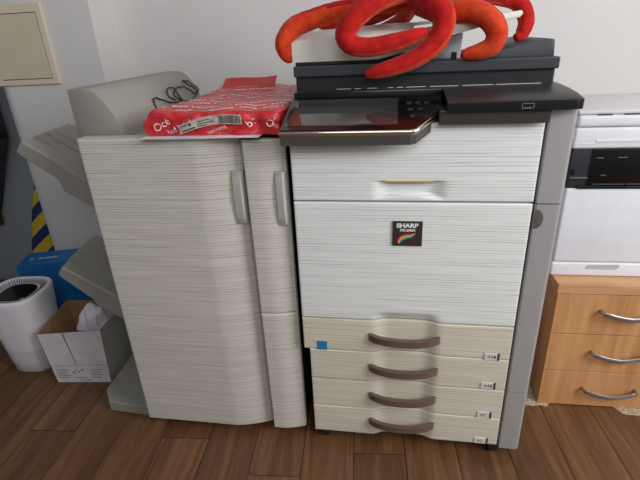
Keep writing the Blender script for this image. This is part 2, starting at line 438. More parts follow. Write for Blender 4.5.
# finger recess: half disc in the column edge, dished
V = [(.5662, -.0022, .765)]; F = []
n = 20
for rr, yy in ((.008, -.0026), (.015, -.0024), (.019, -.0018)):
    for k in range(n+1):
        a = -PI/2+PI*k/n; V.append((.5662+rr*math.cos(a)*.95, yy, .765+rr*1.3*math.sin(a)))
for k in range(n): F.append((0, 1+k, 2+k))
for j in range(2):
    for k in range(n):
        a = 1+j*(n+1)+k; F.append((a, a+1, a+n+2, a+n+1))
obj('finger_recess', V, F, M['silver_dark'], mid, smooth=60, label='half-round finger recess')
V = []; F = []
for k in range(n+1):
    a = -PI/2+PI*k/n
    V += [(.5662+.019*.95*math.cos(a), -.0019, .765+.0247*math.sin(a)), (.5662+.0205*.95*math.cos(a), -.0027, .765+.0263*math.sin(a))]
for k in range(n): F.append((2*k, 2*k+2, 2*k+3, 2*k+1))
obj('recess_rim', V, F, M['silver'], mid)

# black top deck
yz = [(-.03, 1.0165), (-.0305, 1.031), (-.029, 1.0355), (-.024, 1.0385), (.03, 1.0455), (.09, 1.0495), (.16, 1.051), (.62, 1.051), (.62, 1.0165)]
V = []; F = []; xs_ = [.352, .604, .612, .6185, .6222, .6235]; ins = [0, 0, .002, .006, .013, .024]; n = len(yz)
for x, e in zip(xs_, ins):
    for i, (y, z) in enumerate(yz): V.append((x, max(y, -.03+e) if y < .0 else y, z - (.004*max(0, (x-.612)/.0115) if 2 < i < 8 else 0)))
for j in range(len(xs_)-1):
    for i in range(n): F.append((j*n+i, j*n+(i+1) % n, (j+1)*n+(i+1) % n, (j+1)*n+i))
F += [tuple(range(n)), tuple((len(xs_)-1)*n+i for i in range(n-1, -1, -1))]
gd = G().add(V, F).box(-.004, .353, .105, .62, 1.0165, 1.0495, .003)
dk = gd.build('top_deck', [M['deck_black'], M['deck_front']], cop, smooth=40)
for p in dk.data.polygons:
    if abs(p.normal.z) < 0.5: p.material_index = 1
G().box(.338, .5605, -.022, .04, .989, 1.018, .002).build('front_trim', M['trim_brown'], cop)
G().box(.5605, .619, -.004, .1, 1.0135, 1.018).build('column_cap', M['black_gloss'], cop)
# usb mark and socket on the deck front
us = G()
us.box(.500, .524, -.0312, -.0300, 1.0300, 1.0312).box(.500, .524, -.0312, -.0300, 1.0205, 1.0217).box(.500, .5012, -.0312, -.0300, 1.0205, 1.0312).box(.5228, .524, -.0312, -.0300, 1.0205, 1.0312)
us.box(.5055, .5085, -.0312, -.0300, 1.0225, 1.0236).box(.514, .518, -.0312, -.0300, 1.0225, 1.0236)
us.build('usb_socket', M['grey_ink'], cop, label='small outlined socket')

# control panel: tilted tablet, wedge-cut at the right
def ptop(y): return 0.9885 + (y+.052)*.315
outline = [(-.008, -.052), (.277, -.052), (.290, -.047), (.326, .004), (.346, .034), (.349, .05), (.349, .103), (-.005, .103)]
def slab(out, t0, t1, ins=0.0):
    cx = sum(p[0] for p in out)/len(out); cy = sum(p[1] for p in out)/len(out); V = []; n = len(out)
    for t in (t0, t1):
        for x, y in out:
            if ins: x = x+(cx-x)*ins; y = y+(cy-y)*ins
            V.append((x, y, ptop(y)-t))
    F = [tuple(range(n)), tuple(range(2*n-1, n-1, -1))] + [(i, (i+1) % n, n+(i+1) % n, n+i) for i in range(n)]
    return V, F
v, f = slab(outline, .0145, .035); pan = obj('control_panel', v, f, M['panel_side'], cop, label='tilted control panel with dark grey underside')
cb_v = []; cb_f = []; no = len(outline)
for t, e in ((.0030, .000), (.0055, .0022), (.0090, .0026), (.0125, .0016), (.0148, .000)):
    for x, y in outline: cb_v.append(((x-e if x < 0 else x+e), (y-e if y < .04 else y), ptop(y)-t))
for j in range(4):
    for i in range(no): cb_f.append((j*no+i, j*no+(i+1) % no, (j+1)*no+(i+1) % no, (j+1)*no+i))
cb_f += [tuple(range(no)), tuple(4*no+i for i in range(no-1, -1, -1))]
obj('chrome_band', cb_v, cb_f, M['chrome'], pan, smooth=50, label='chrome front edge')
v, f = slab(outline, 0, .0036); obj('glass_face', v, f, M['black_gloss'], pan, label='glossy black face')
def onp(x, y, h=.0006): return (x, y, ptop(y)+h)
obj('touch_screen', [onp(-.0, -.036), onp(.250, -.036), onp(.250, .088), onp(.0145, .088)], [(0, 1, 2, 3)], M['screen'], pan, label='unlit grey touch screen')
for (x, y) in ((.275, .06), (.295, .06), (.315, .06), (.278, .03), (.300, .03), (.282, 0.0)):
    w_, h_ = .006, .004
    q = [onp(x-w_, y-h_, .0003), onp(x+w_, y-h_, .0003), onp(x+w_, y+h_, .0003), onp(x-w_, y+h_, .0003)] + [onp(x-w_, y-h_, .002), onp(x+w_, y-h_, .002), onp(x+w_, y+h_, .002), onp(x-w_, y+h_, .002)]
    obj('button', q, [(0, 1, 2, 3), (4, 5, 6, 7), (0, 1, 5, 4), (1, 2, 6, 5), (2, 3, 7, 6), (3, 0, 4, 7)], M['trim_brown'], pan)

# scanner
sc = G().box(-.001, .601, .128, .60, 1.0405, 1.086, .003).build('scanner_base', M['black_matte'], cop)
for a, b in ((.10, .135), (.145, .16), (.175, .20), (.225, .238), (.247, .262), (.268, .315), (.325, .39), (.40, .47), (.475, .575)): G().box(a, b, .1272, .1285, 1.0518, 1.0527).build('glint_strip', M['white_ink'], sc, label='thin white strip painted as a glint of light')  # white strips painted as light glinting through the gap above the deck
ld = G().box(-.004, .606, .118, .60, 1.0835, 1.1085, .003).build('scanner_lid', M['lid_slate'], cop)
G().box(-.001, .30, .134, .59, 1.1085, 1.1175, .002).build('lid_riser', M['black_matte'], ld)
G().prism([(.40, 1.108), (.46, 1.117), (.52, 1.1345), (.590, 1.1455), (.602, 1.143), (.605, 1.108)], 'y', .165, .52, .002).build('exit_wing', M['lid_slate'], ld, smooth=40, label='dark wedge shaped output wing')

# document feeder: moulded white cover and rising tray
def fz_top(x, y):
    e = 0.0 if x > .004 else (.004-x)*.35
    return 1.171 + .008*sstep(0, .25, x) + .016*sstep(.14, .30, y) - .03*sstep(.36, .46, y) - e
def fz_bot(x): return 1.1135 + .006*sstep(.13, .24, x) + .016*sstep(.2, .3, x)
V = []; F = []; nx, ny = 30, 20
for j in range(ny+1):
    for i in range(nx+1):
        x = -.008+(.285+.008)*i/nx; y = .135+(.46-.135)*(j/ny)**1.0
        dy = .006 if j == 0 else 0
        V.append((x, y, fz_top(x, y)-dy))
nb = len(V)
for j in range(ny+1):
    for i in range(nx+1):
        V.append((V[j*(nx+1)+i][0], V[j*(nx+1)+i][1], fz_bot(V[j*(nx+1)+i][0])))
W_ = nx+1
for j in range(ny):
    for i in range(nx):
        a = j*W_+i; F.append((a, a+1, a+W_+1, a+W_)); F.append((nb+a, nb+a+W_, nb+a+W_+1, nb+a+1))
for i in range(nx):
    F.append((i, nb+i, nb+i+1, i+1)); a = ny*W_+i; F.append((a, a+1, nb+a+1, nb+a))
for j in range(ny):
    a = j*W_; F.append((a, a+W_, nb+a+W_, nb+a)); a = j*W_+nx; F.append((a, nb+a, nb+a+W_, a+W_))
fd = obj('document_feeder', V, F, M['feeder_white'], cop, smooth=45, label='white moulded document feeder')
bot = [(.275, 1.1345), (.31, 1.1415), (.36, 1.1585), (.44, 1.178), (.515, 1.192)]
tp = [(.521, 1.199), (.518, 1.2065), (.44, 1.198), (.36, 1.186), (.275, 1.1735)]
G().prism(bot+tp, 'y', .145, .45, .002).build('feeder_tray', M['feeder_white'], fd, smooth=40, label='rising white original tray')
G().prism([(.16, 1.178), (.5, 1.200), (.5, 1.205), (.16, 1.187)], 'y', .24, .42, .001).build('paper_guide', M['feeder_grey'], fd)
G().prism([(.325, 1.108), (.398, 1.108), (.402, 1.165), (.335, 1.150)], 'y', .20, .40, .002).build('tray_support', M['feeder_grey'], fd)
G().box(.375, .386, .165, .19, 1.108, 1.124, .001).build('hinge_stop', M['black_matte'], fd)

# casters
for (x, y) in ((.045, .034), (.553, .030), (.045, .56), (.553, .56)):
    g_ = G(); g_.box(x-.018, x+.018, y-.018, y+.018, .036, .052, .002)
    V = []; n = 18
    for xx in (x-.012, x+.012):
        V += [(xx, y+.022*math.cos(2*PI*k/n), .022+.022*math.sin(2*PI*k/n)) for k in range(n)]
    g_.add(V, [tuple(range(n)), tuple(range(2*n-1, n-1, -1))] + [(k, (k+1) % n, n+(k+1) % n, n+k) for k in range(n)])
    g_.build('caster', M['caster'], cop)

# ------------------------------------------------------------------ finisher
fin = root('copier_finisher', (-0.34, 0.3, 0), 'large pale striped finisher cabinet with grey hood and two grey trays on its left', 'finisher')
G().box(-.543, -.1345, .045, .60, .03, .958, .006).build('body', M['body_grey'], fin)
def fin_f(x, z):
    t = max(0, (x+.245)/.1175); return .034*t**1.5
panel('front_cover', -.550, -.1305, .031, .965, .045, fin_f, M['finisher_white'], fin, nx=60, nz=30, r=.006)
def pull(name, x0, x1, z0, z1, yb, parent):
    V = []; F = []; nz_ = 14
    for k in range(nz_+1):
        t = k/nz_; z = z0+(z1-z0)*t; b = .010*math.sin(PI*t)**.5+.001
        V += [(x0, yb-.003, z), (x0+.004, yb-b*.7-.003, z), (x1-.006, yb-b-.003, z), (x1, yb-b*.4, z), (x1, yb+.02, z), (x0, yb+.02, z)]
    for k in range(nz_):
        for q in range(6): F.append((k*6+q, k*6+(q+1) % 6, k*6+6+(q+1) % 6, k*6+6+q))
    F.append(tuple(range(6))); F.append(tuple(nz_*6+q for q in range(5, -1, -1)))
    return obj(name, V, F, M['handle_grey'], parent, smooth=40, label='grey vertical pull at the right edge')
pull('handle', -.160, -.1290, .735, .878, .022, fin)
G().box(-.1308, -.1296, .034, .06, .034, .955).build('edge_trim', M['trim_white'], fin, label='white strip along the right edge')
# cut-curved hood, extruded away from the camera
hp = [(-.578, .958), (-.578, 1.080)] + [(-.527, 1.080)] + spline([(-.527, 1.080), (-.507, 1.072), (-.489, 1.055), (-.4735, 1.032), (-.460, 1.008), (-.445, .958)], 5)[1:]
G().prism(hp, 'y', .052, .60, .0015).build('hood', M['body_grey'], fin, smooth=30, label='rounded grey hood')
def tray(name, top_, bot_, yb):
    """profile in x,z swept from the front to the back edge, its outer end running off to the rear left"""
    V = []; F = []; prof = top_ + bot_[::-1]; n = len(prof); ys = [.10, .104, .16, .22, .28, .33, yb-.006, yb]
    for j, y in enumerate(ys):
        t = (y-.1)/(yb-.1)
        for i, (x, z) in enumerate(prof):
            k = max(0, (-.62-x)/.2); sh = -.052*math.sin(t*PI/2)*k
            ed = .004 if j in (0, len(ys)-1) else 0
            zz = z - (ed if i < len(top_) else -ed)
            V.append((x+sh, y, zz))
    m_ = len(ys)
    for j in range(m_-1):
        for i in range(n): F.append((j*n+i, j*n+(i+1) % n, (j+1)*n+(i+1) % n, (j+1)*n+i))
    F.append(tuple(range(n))); F.append(tuple((m_-1)*n+i for i in range(n-1, -1, -1)))
    g_ = G().add(V, F)
    (xa, za), (xb, zb_) = top_[0], top_[-1]
    for y in (.17, .215, .26):      # raised ribs
        pth = [(x-.012, y, z+.0008) for x, z in top_]
        g_.tube([(p[0]+.025 if i == 0 else p[0], p[1], p[2]) for i, p in enumerate(pth)], .0016, n=6)
    return g_.build(name, M['body_grey'], fin, smooth=35, label='grey sloping output tray')
tray('output_tray', [(-.805, .936), (-.796, .940), (-.72, .893), (-.633, .829), (-.545, .775)],
     [(-.822, .908), (-.81, .896), (-.716, .828), (-.704, .790), (-.628, .743), (-.545, .69)], .38)
tray('output_tray', [(-.799, .535), (-.790, .539), (-.71, .490), (-.626, .439), (-.545, .40)],
     [(-.812, .510), (-.803, .499), (-.715, .424), (-.70, .395), (-.623, .351), (-.545, .31)], .36)
G().prism([(-.77, .105), (-.725, .047), (-.54, .036), (-.54, .42), (-.79, .42)], 'z', 0, .04, .003).build('base_foot', M['body_grey'], fin, label='grey low base plate')

# ------------------------------------------------------------------ narrow connecting unit
cu = root('paper_pass_unit', (-0.066, 0.3, 0), 'narrow striped white column unit between the finisher and the copier', 'copier unit')
G().box(-.1285, -.0215, .0395, .60, .03, .945, .002).build('body', M['dark_gap'], cu)
def pass_f(x, z): return .006+.028*sstep(-.09, 0.03, x)
panel('upper_door', -.1195, -.0195, .467, .956, .04, pass_f, M['finisher_white'], cu, nx=12, nz=24, r=.004)
panel('lower_door', -.1195, -.0195, .031, .4635, .04, pass_f, M['finisher_white'], cu, nx=12, nz=24, r=.004)
G().box(-.0200, -.0182, .024, .044, .034, .952).build('edge_trim', M['trim_white'], cu, label='white strip along the right edge')
pull('handle', -.047, -.0195, .735, .876, .016, cu)

# ------------------------------------------------------------------ red plush octopus
octo = root('plush_octopus', (.30, .25, 1.18), 'red plush octopus toy with orange undersides sprawled over the document feeder', 'plush toy')
def arm(pts, rads, und, lim=.3, n=20, parent=octo):
    """pts xyz, rads per point, und: underside direction per point"""
    data = [tuple(p)+(r,)+tuple(u) for p, r, u in zip(pts, rads, und)]
    sp = spline(data, 12); P = [Vector(d[:3]) for d in sp]
    T, fr = frames(P); V = []; F = []; FM = []
    # round the tip
    tip = []
    for i, d in enumerate(sp):
        r = max(.002, d[3]); U = Vector(d[4:7]); U = (U-T[i]*U.dot(T[i])).normalized()
        for k in range(n):
            a, b = fr[i]; t = 2*PI*k/n; D = a*math.cos(t)+b*math.sin(t); c = D.dot(U)
            # seam crease between red and orange, wrinkles on the orange side
            rr = r*(1-.05*math.exp(-((c-lim)/.12)**2))
            rr *= 1+.035*(noise.noise(Vector((i*.55, k*.7*0+D.x*2, D.z*2)))) + (.010*math.sin(i*2.3)*max(0, c) if c > lim else 0)
            V.append(P[i]+D*rr)
    m = len(sp)
    for i in range(m-1):
        U = Vector(sp[i][4:7]); U = (U-T[i]*U.dot(T[i])).normalized()
        for k in range(n):
            F.append((i*n+k, i*n+(k+1) % n, (i+1)*n+(k+1) % n, (i+1)*n+k))
            a, b = fr[i]; t = 2*PI*(k+.5)/n; FM.append(1 if (a*math.cos(t)+b*math.sin(t)).dot(U) > lim else 0)
    # caps
    for i, s in ((0, -1), (m-1, 1)):
        c0 = len(V); V.append(P[i]+T[i]*s*max(.002, sp[i][3])*.55)
        for k in range(n):
            F.append((i*n+k, i*n+(k+1) % n, c0)); FM.append(0)
    o = obj('tentacle', V, F, [M['velvet_red'], M['velvet_orange']], parent, fmat=FM, smooth=80)
    return o
# mantle
bm = bmesh.new(); bmesh.ops.create_uvsphere(bm, u_segments=36, v_segments=20, radius=1)
for v in bm.verts:
    z = v.co.z; q = Vector((v.co.x*.072*(1+.12*z), v.co.y*.066*(1+.12*z), z*.085)); q *= 1+.03*noise.noise(v.co*2.0); v.co = q+Vector((.292, .225, 1.305))
g_ = G().bm(bm); g_.build('mantle', M['velvet_red'], octo, smooth=80)
F_ = (0, -.75, -.55); dn = (0, .35, -.95)
arm([(.27, .23, 1.242), (.205, .21, 1.239), (.154, .20, 1.232), (.098, .19, 1.226), (.048, .18, 1.214), (-.003, .16, 1.196), (-.028, .145, 1.164), (-.024, .145, 1.138), (-.014, .15, 1.122)],
    [.024, .0235, .023, .023, .0235, .024, .022, .019, .012], [(0, -.5, -.85)]*3+[(0, -.6, -.75), (0, -.7, -.6)]+[(-.1, -.8, -.3), (-.2, -.9, -.1), (-.2, -.9, 0), (-.2, -.9, 0)], lim=.12)
arm([(.285, .2, 1.264), (.235, .155, 1.257), (.190, .118, 1.239), (.147, .098, 1.205), (.128, .093, 1.174), (.144, .09, 1.152), (.186, .09, 1.146), (.245, .092, 1.1555), (.295, .098, 1.168), (.315, .102, 1.173)],
    [.028, .027, .026, .0245, .0235, .0225, .021, .019, .014, .007],
    [(.3, .6, -.7), (.4, .5, -.7), (.7, .6, -.3), (.9, .5, 0), (.8, .6, -.1), (.2, .3, -.9), (0, .1, -1), (0, .1, -1), (0, .1, -1), (0, .1, -1)], lim=.5)
arm([(.29, .2, 1.245), (.315, .145, 1.236), (.340, .118, 1.214), (.347, .108, 1.186), (.331, .096, 1.149), (.286, .088, 1.118), (.235, .083, 1.101), (.200, .083, 1.093), (.176, .084, 1.088)],
    [.028, .0275, .0265, .025, .0228, .0205, .0185, .0155, .008],
    [(.5, .5, -.6), (.6, .5, -.5), (.8, .4, -.3), (.9, .2, -.4), (.75, .2, -.6), (.4, .3, -.85), (.2, .3, -.9), (.1, .3, -.95), (.1, .3, -.95)], lim=.36)
arm([(.30, .22, 1.232), (.345, .175, 1.213), (.376, .15, 1.211), (.405, .138, 1.211), (.441, .123, 1.196), (.463, .117, 1.166), (.457, .116, 1.138), (.432, .117, 1.126), (.403, .118, 1.121), (.393, .118, 1.119)],
    [.026, .026, .0255, .025, .025, .024, .022, .019, .014, .009],
    [(0, -.75, -.6), (0, -.85, -.5), (0, -.9, -.5), (-.1, -.9, -.4), (-.4, -.85, -.3), (-.5, -.85, 0), (-.4, -.9, .1), (-.2, -.95, .1), (0, -.95, .1), (0, -.95, .1)], lim=-.12)
arm([(.30, .25, 1.25), (.37, .29, 1.252), (.43, .30, 1.249), (.497, .31, 1.243), (.545, .31, 1.226), (.565, .30, 1.188), (.557, .29, 1.156), (.540, .28, 1.147)],
    [.024, .022, .021, .021, .021, .020, .017, .009],
    [(0, .4, -.9)]*3+[(-.3, .4, -.8), (-.7, .5, -.4), (-.8, .6, 0), (-.7, .6, .3), (-.7, .6, .3)], lim=.35)
for pts in ([(.25, .25, 1.245), (.2, .3, 1.222), (.14, .35, 1.207), (.07, .37, 1.195), (.03, .35, 1.2)],
            [(.28, .27, 1.245), (.27, .33, 1.222), (.25, .39, 1.20), (.2, .44, 1.18), (.15, .45, 1.175)],
            [(.32, .26, 1.245), (.36, .33, 1.228), (.40, .38, 1.225), (.45, .40, 1.229), (.48, .37, 1.232)]):
    arm(pts, [.024, .022, .02, .017, .009], [dn]*5, lim=.35)

# ------------------------------------------------------------------ red paper package on the finisher, sheaf under it
ZT = .9655
sh = G()
for k, (dx, rz) in enumerate(((0, 0.02), (.012, -.03), (-.006, .05))):
    c_, s_ = math.cos(rz), math.sin(rz); cx, cy = -.215+dx, .17
    q = [(-.148, -.19), (.140, -.185), (.148, .2), (-.148, .2)]
    P4 = [(cx+a*c_-b*s_, cy+a*s_+b*c_) for a, b in q]
    sh.prism(P4, 'z', ZT+.0012*k, ZT+.0012*k+.001)
top(sh.build('paper_sheaf', M['paper']), 'few loose white sheets lying under the red package on the finisher', 'paper')

pk = root('paper_ream_package', (-.18, .25, ZT+.0038), 'crumpled red paper-ream wrapper package with white print lying on the finisher', 'paper package')
PX0, PX1, PY0, PY1, PZ0, PZ1 = -.345, -.022, .004, .52, ZT+.004, 1.024
def pk_top(x, y):
    u = (x-PX0)/(PX1-PX0); w_ = (y-PY0)/(PY1-PY0)
    z = PZ1 + .007*noise.noise(Vector((x*14, y*9, 1.3))) + .0025*noise.noise(Vector((x*34, y*20, 4.1)))
    z += .010*math.exp(-((u)/.16)**2)*math.exp(-((w_-.04)/.2)**2)      # lifted front-left corner
    z += .010*sstep(.5, 1.0, w_)
    return z
def pk_side(x, y, z, nx_, ny_):
    d = .010*noise.noise(Vector((x*22, y*26, z*38)))+.004*noise.noise(Vector((x*60, y*60, z*90)))
    return d
V = []; F = []; nu, nv, nw = 46, 60, 8
idx = {}
def pv(i, j, k):
    key = (i, j, k)
    if key in idx: return idx[key]
    x = PX0+(PX1-PX0)*i/nu; y = PY0+(PY1-PY0)*j/nv; t = k/nw
    # left side bulges out, front pinched where the paper is folded
    if i == 0: x -= .016*math.sin(PI*min(1, t*1.1))*math.exp(-((y-PY0)/.1)**2) + pk_side(0, y, t*.05, 1, 0)
    if j == 0: y += pk_side(x, 0, t*.055, 0, 1) - .006*math.sin(PI*t)*(1+math.sin(x*60))*.5 + .012*math.exp(-((x+.075)/.018)**2)*math.sin(PI*t)
    zt = pk_top(PX0+(PX1-PX0)*i/nu, PY0+(PY1-PY0)*j/nv)
    ed = min(i, nu-i)/nu; ed2 = min(j, nv-j)/nv
    zt -= .007*math.exp(-(ed/.018)**2)+.006*math.exp(-(ed2/.012)**2)
    z = PZ0+(zt-PZ0)*t
    V.append((x, y, z)); idx[key] = len(V)-1; return idx[key]
for i in range(nu):
    for j in range(nv):
        F.append((pv(i, j, nw), pv(i+1, j, nw), pv(i+1, j+1, nw), pv(i, j+1, nw))); F.append((pv(i, j, 0), pv(i, j+1, 0), pv(i+1, j+1, 0), pv(i+1, j, 0)))
for k in range(nw):
    for i in range(nu):
        F.append((pv(i, 0, k), pv(i+1, 0, k), pv(i+1, 0, k+1), pv(i, 0, k+1))); F.append((pv(i, nv, k), pv(i, nv, k+1), pv(i+1, nv, k+1), pv(i+1, nv, k)))
    for j in range(nv):
        F.append((pv(0, j, k), pv(0, j, k+1), pv(0, j+1, k+1), pv(0, j+1, k))); F.append((pv(nu, j, k), pv(nu, j+1, k), pv(nu, j+1, k+1), pv(nu, j, k+1)))
wr = obj('wrapper', V, F, M['wrap_red'], pk, smooth=28)
# loose flaps of the wrapper
def flap(fn, nu_=14, nv_=8):
    V = []; F = []
    for j in range(nv_+1):
        for i in range(nu_+1): V.append(fn(i/nu_, j/nv_))
    for j in range(nv_):
        for i in range(nu_): a = j*(nu_+1)+i; F.append((a, a+1, a+nu_+2, a+nu_+1))
    return obj('wrapper_flap', V, F, M['wrap_red'], wr, smooth=40)
flap(lambda u, v: (-.31+.175*u, .43+.05*v, 1.032+.024*v+.003*math.sin(u*5+1)*v+.008*u*v))
flap(lambda u, v: (-.055+.03*u, .47+.02*v, 1.034+.022*v*u))
# lettering printed in slanted rows over the top and down the front
LV = []; LF = []
def lay(body, size, x, y, ang, ital=.1):
    v, f = text2d(body, size, 'LEFT', .0005); n = len(LV); c_, s_ = math.cos(ang), math.sin(ang); keep = set()
    pts = []
    for i, (a, b) in enumerate(v):
        a += b*ital; px, py = x+a*c_-b*s_, y+a*s_+b*c_
        ok = PX0+.004 < px < PX1-.003 and PY0+.006 < py < PY1-.01
        pts.append((px, py, pk_top(px, py)+.0016))
        if ok: keep.add(i)
    LV.extend(pts); LF.extend(tuple(q+n for q in t) for t in f if all(q in keep for q in t))
rows = ['Oc\u00e9  Red Label  brilliant business printing  Oc\u00e9  Red Label', 'professional  business printing  Oc\u00e9  Red Label  professional', 'Red Label  Oc\u00e9  business printing  brilliant  Oc\u00e9']
for k in range(14):
    lay(rows[k % 3], .0245, PX0-.10+.03*(k % 4), PY0-.13+.053*k, .38)
# front face lettering
def layf(body, size, x, z, ang):
    v, f = text2d(body, size, 'LEFT'); n = len(LV); c_, s_ = math.cos(ang), math.sin(ang); keep = set()
    for i, (a, b) in enumerate(v):
        px, pz = x+a*c_-b*s_, z+a*s_+b*c_; t = (pz-PZ0)/(PZ1-PZ0)
        y0 = PY0+pk_side(px, 0, t*.055, 0, 1)-.006*math.sin(PI*t)*(1+math.sin(px*60))*.5+.012*math.exp(-((px+.075)/.018)**2)*math.sin(PI*t)
        if PX0+.003 < px < PX1-.003 and PZ0+.003 < pz < PZ1-.01: keep.add(i)
        LV.append((px, y0-.0022, pz))
    LF.extend(tuple(q+n for q in t) for t in f if all(q in keep for q in t))
layf('Oc\u00e9', .026, -.330, PZ0+.016, .5); layf('Red Label', .018, -.300, PZ0+.006, .4)
layf('Oc\u00e9', .024, -.05, PZ0+.02, .6); layf('bel', .026, -.098, PZ0+.022, .6); layf('business', .016, -.2, PZ0+.006, .3)
obj('printed_lettering', LV, LF, mat('pale_pink_ink', (244, 226, 226), .5), wr, label='white slanted lettering')
# torn white tape label with bar code
def tape_pt(u, v):
    x = -.262+.155*u; z = PZ0+.019+.022*v+.010*math.sin(u*2.4)-.004*(1-u)-.010*(1-u)**3
    t = (z-PZ0)/(PZ1-PZ0)
    y = PY0-.0105-.004*(1-u)**2-.002*math.sin(u*9)
    return (x, y, z)
nu_, nv_ = 24, 4; V = [tape_pt(i/nu_, j/nv_) for j in range(nv_+1) for i in range(nu_+1)]
F = [(j*(nu_+1)+i, j*(nu_+1)+i+1, (j+1)*(nu_+1)+i+1, (j+1)*(nu_+1)+i) for j in range(nv_) for i in range(nu_)]
tp_ = obj('tape_label', V, F, M['tape'], pk, smooth=60, label='torn off-white tape label with a bar code')
bc = G(); u = .64
while u < .97:
    w_ = random.choice((.006, .009, .014)); q = [tape_pt(u, .12), tape_pt(u+w_, .12), tape_pt(u+w_, .9), tape_pt(u, .9)]
    bc.add([(a, b-.0006, c) for a, b, c in q], [(0, 1, 2, 3)]); u += w_+random.choice((.006, .009, .012))
for (ua, ub, va, vb) in ((.03, .2, .68, .76), (.17, .2, .45, .76), (.05, .26, .1, .26), (.3, .5, .62, .7), (.3, .56, .36, .44), (.3, .45, .12, .2)):
    m_ = 5; vv = []; ff_ = []
    for i in range(m_+1):
        uu = ua+(ub-ua)*i/m_; vv += [tape_pt(uu, va), tape_pt(uu, vb)]
    bc.add([(a, b-.0006, c) for a, b, c in vv], [(2*i, 2*i+2, 2*i+3, 2*i+1) for i in range(m_)])
bc.build('bar_code', M['dark_ink'], tp_)

# black cable coil behind the package, over the hood edge
cp = spline([(-.459, .387, 1.003), (-.467, .361, 1.019), (-.476, .376, 1.036), (-.479, .409, 1.04), (-.475, .426, 1.033), (-.464, .424, 1.014), (-.457, .433, .997), (-.460, .406, 1.007),
    (-.467, .398, 1.021), (-.474, .432, 1.032), (-.475, .482, 1.035), (-.468, .518, 1.022), (-.460, .543, 1.006), (-.462, .575, 1.011), (-.472, .553, 1.028), (-.482, .525, 1.045),
    (-.486, .521, 1.05), (-.483, .552, 1.046), (-.472, .575, 1.029), (-.463, .590, 1.012), (-.454, .50, .990), (-.458, .36, 1.0), (-.466, .30, 1.018), (-.469, .281, 1.024), (-.466, .26, 1.018), (-.450, .25, .985)], 8)
cp = [(x+.006, y, z+.003+.001*math.sin(i*.7)) for i, (x, y, z) in enumerate(cp)]
top(G().tube(cp, .0022, n=8).build('cable_coil', M['cable'], smooth=60), 'thin black looped cable leaning on the grey hood behind the red package', 'cable')

# ------------------------------------------------------------------ drawer cabinet (turned slightly)
RC = 0.0224
cab = root('drawer_cabinet', (.7365, .235, 0), 'light beech cabinet with three drawers and curved steel handles beside the copier', 'drawer cabinet', RC)
CW, CD = .425, .48
G().box(0.004, CW-.004, .019, CD, .012, .434, .001).build('carcass', M['beech'], cab, local=True)
G().box(0, CW, 0.0, CD, .433, .463, .0012).build('cabinet_top', M['beech_top'], cab, local=True)
for (a, b) in ((.2895, .4305), (.1455, .2865), (.004, .1425)):
    d = G().box(.003, CW-.003, 0.001, .0185, a, b, .0012).build('drawer', M['beech'], cab, local=True)
    zc = {.2895: .371, .1455: .219, .004: .073}[a]; xa, xb = .133, .291
    pth = spline([(xa, .001, zc+.004), (xa+.001, -.014, zc+.005), (xa+.012, -.022, zc+.004), (xa+.04, -.025, zc-.003), ((xa+xb)/2, -.027, zc-.008), (xb-.04, -.025, zc-.003), (xb-.012, -.022, zc+.004), (xb-.001, -.014, zc+.005), (xb, .001, zc+.004)], 6)
    V = []; F = []; T, fr = frames([Vector(p) for p in pth]); nn = 10
    for i, p in enumerate(pth):
        s_ = 1.0
        side = T[i].cross(Vector((0, 0, 1)));
        if side.length < .1: side = Vector((0, -1, 0))
        side.normalize(); up = side.cross(T[i]).normalized()
        for k in range(nn):
            t = 2*PI*k/nn; V.append(Vector(p)+side*math.cos(t)*.0042+up*math.sin(t)*.0078)
    for i in range(len(pth)-1):
        for k in range(nn): F.append((i*nn+k, i*nn+(k+1) % nn, (i+1)*nn+(k+1) % nn, (i+1)*nn+k))
    F.append(tuple(range(nn))); F.append(tuple((len(pth)-1)*nn+k for k in range(nn)))
    obj('handle', V, F, M['steel'], d, local=True, smooth=50, label='curved steel bow handle')
for (x, y) in ((.03, .05), (CW-.03, .05), (.03, CD-.04), (CW-.03, CD-.04)):
    v, f = lathe([(.018, .0044), (.018, .0125)], x, y, 16); obj('foot', v, f, M['caster'], cab, local=True)

# beige mat lying under the cabinet, its frayed edge showing at two places
V = []; F = []; n = 60
for j in range(7):
    for i in range(n+1):
        x = .69+.44*i/n; e = .010*noise.noise(Vector((x*30, 2.2, 0)))+.006*noise.noise(Vector((x*90, 5, 0)))
        front = .222+e+.055*sstep(.765, .80, x)*(1-sstep(.955, 1.01, x))-.012*sstep(.95, 1.02, x)
        V.append((x, front+(.34-front)*j/6, .0030+.0008*noise.noise(Vector((x*80, j*9.0, 0))) if j else .0006))
for j in range(6):
    for i in range(n): a = j*(n+1)+i; F.append((a, a+1, a+n+2, a+n+1))
top(obj('mat_scrap', V, F, M['beige_pile']), 'frayed beige mat scrap showing under the front of the beech cabinet', 'mat')

# ------------------------------------------------------------------ printer on the cabinet (local frame: x right, y back, z up, origin front-left bottom)
pr = root('desktop_printer', (.7265, .292, .4632), 'white desktop laser printer with dark output slot standing on the beech cabinet', 'printer', RC)
PWd, PDp = .405, .31
sh_ = lambda z: z-.4632
def fbox(name, x0, x1, y0, y1, z0, z1, bev, m, parent=pr, **k): return G().box(x0, x1, y0, y1, sh_(z0), sh_(z1), bev, 3).build(name, m, parent, local=True, smooth=40, **k)
fbox('paper_tray', 0, PWd, 0, PDp, .4636, .5085, .006, M['printer_white'])
body = fbox('body', .003, PWd-.003, 0.001, PDp, .511, .745, .006, M['printer_white'])
# recessed pull on the paper tray
G().prism([(.098, sh_(.489)), (.182, sh_(.489)), (.190, sh_(.494)), (.192, sh_(.505)), (.102, sh_(.503))], 'y', -.0015, .002).build('tray_pull', M['feeder_grey'], pr, local=True, label='grey recessed pull on the paper tray')
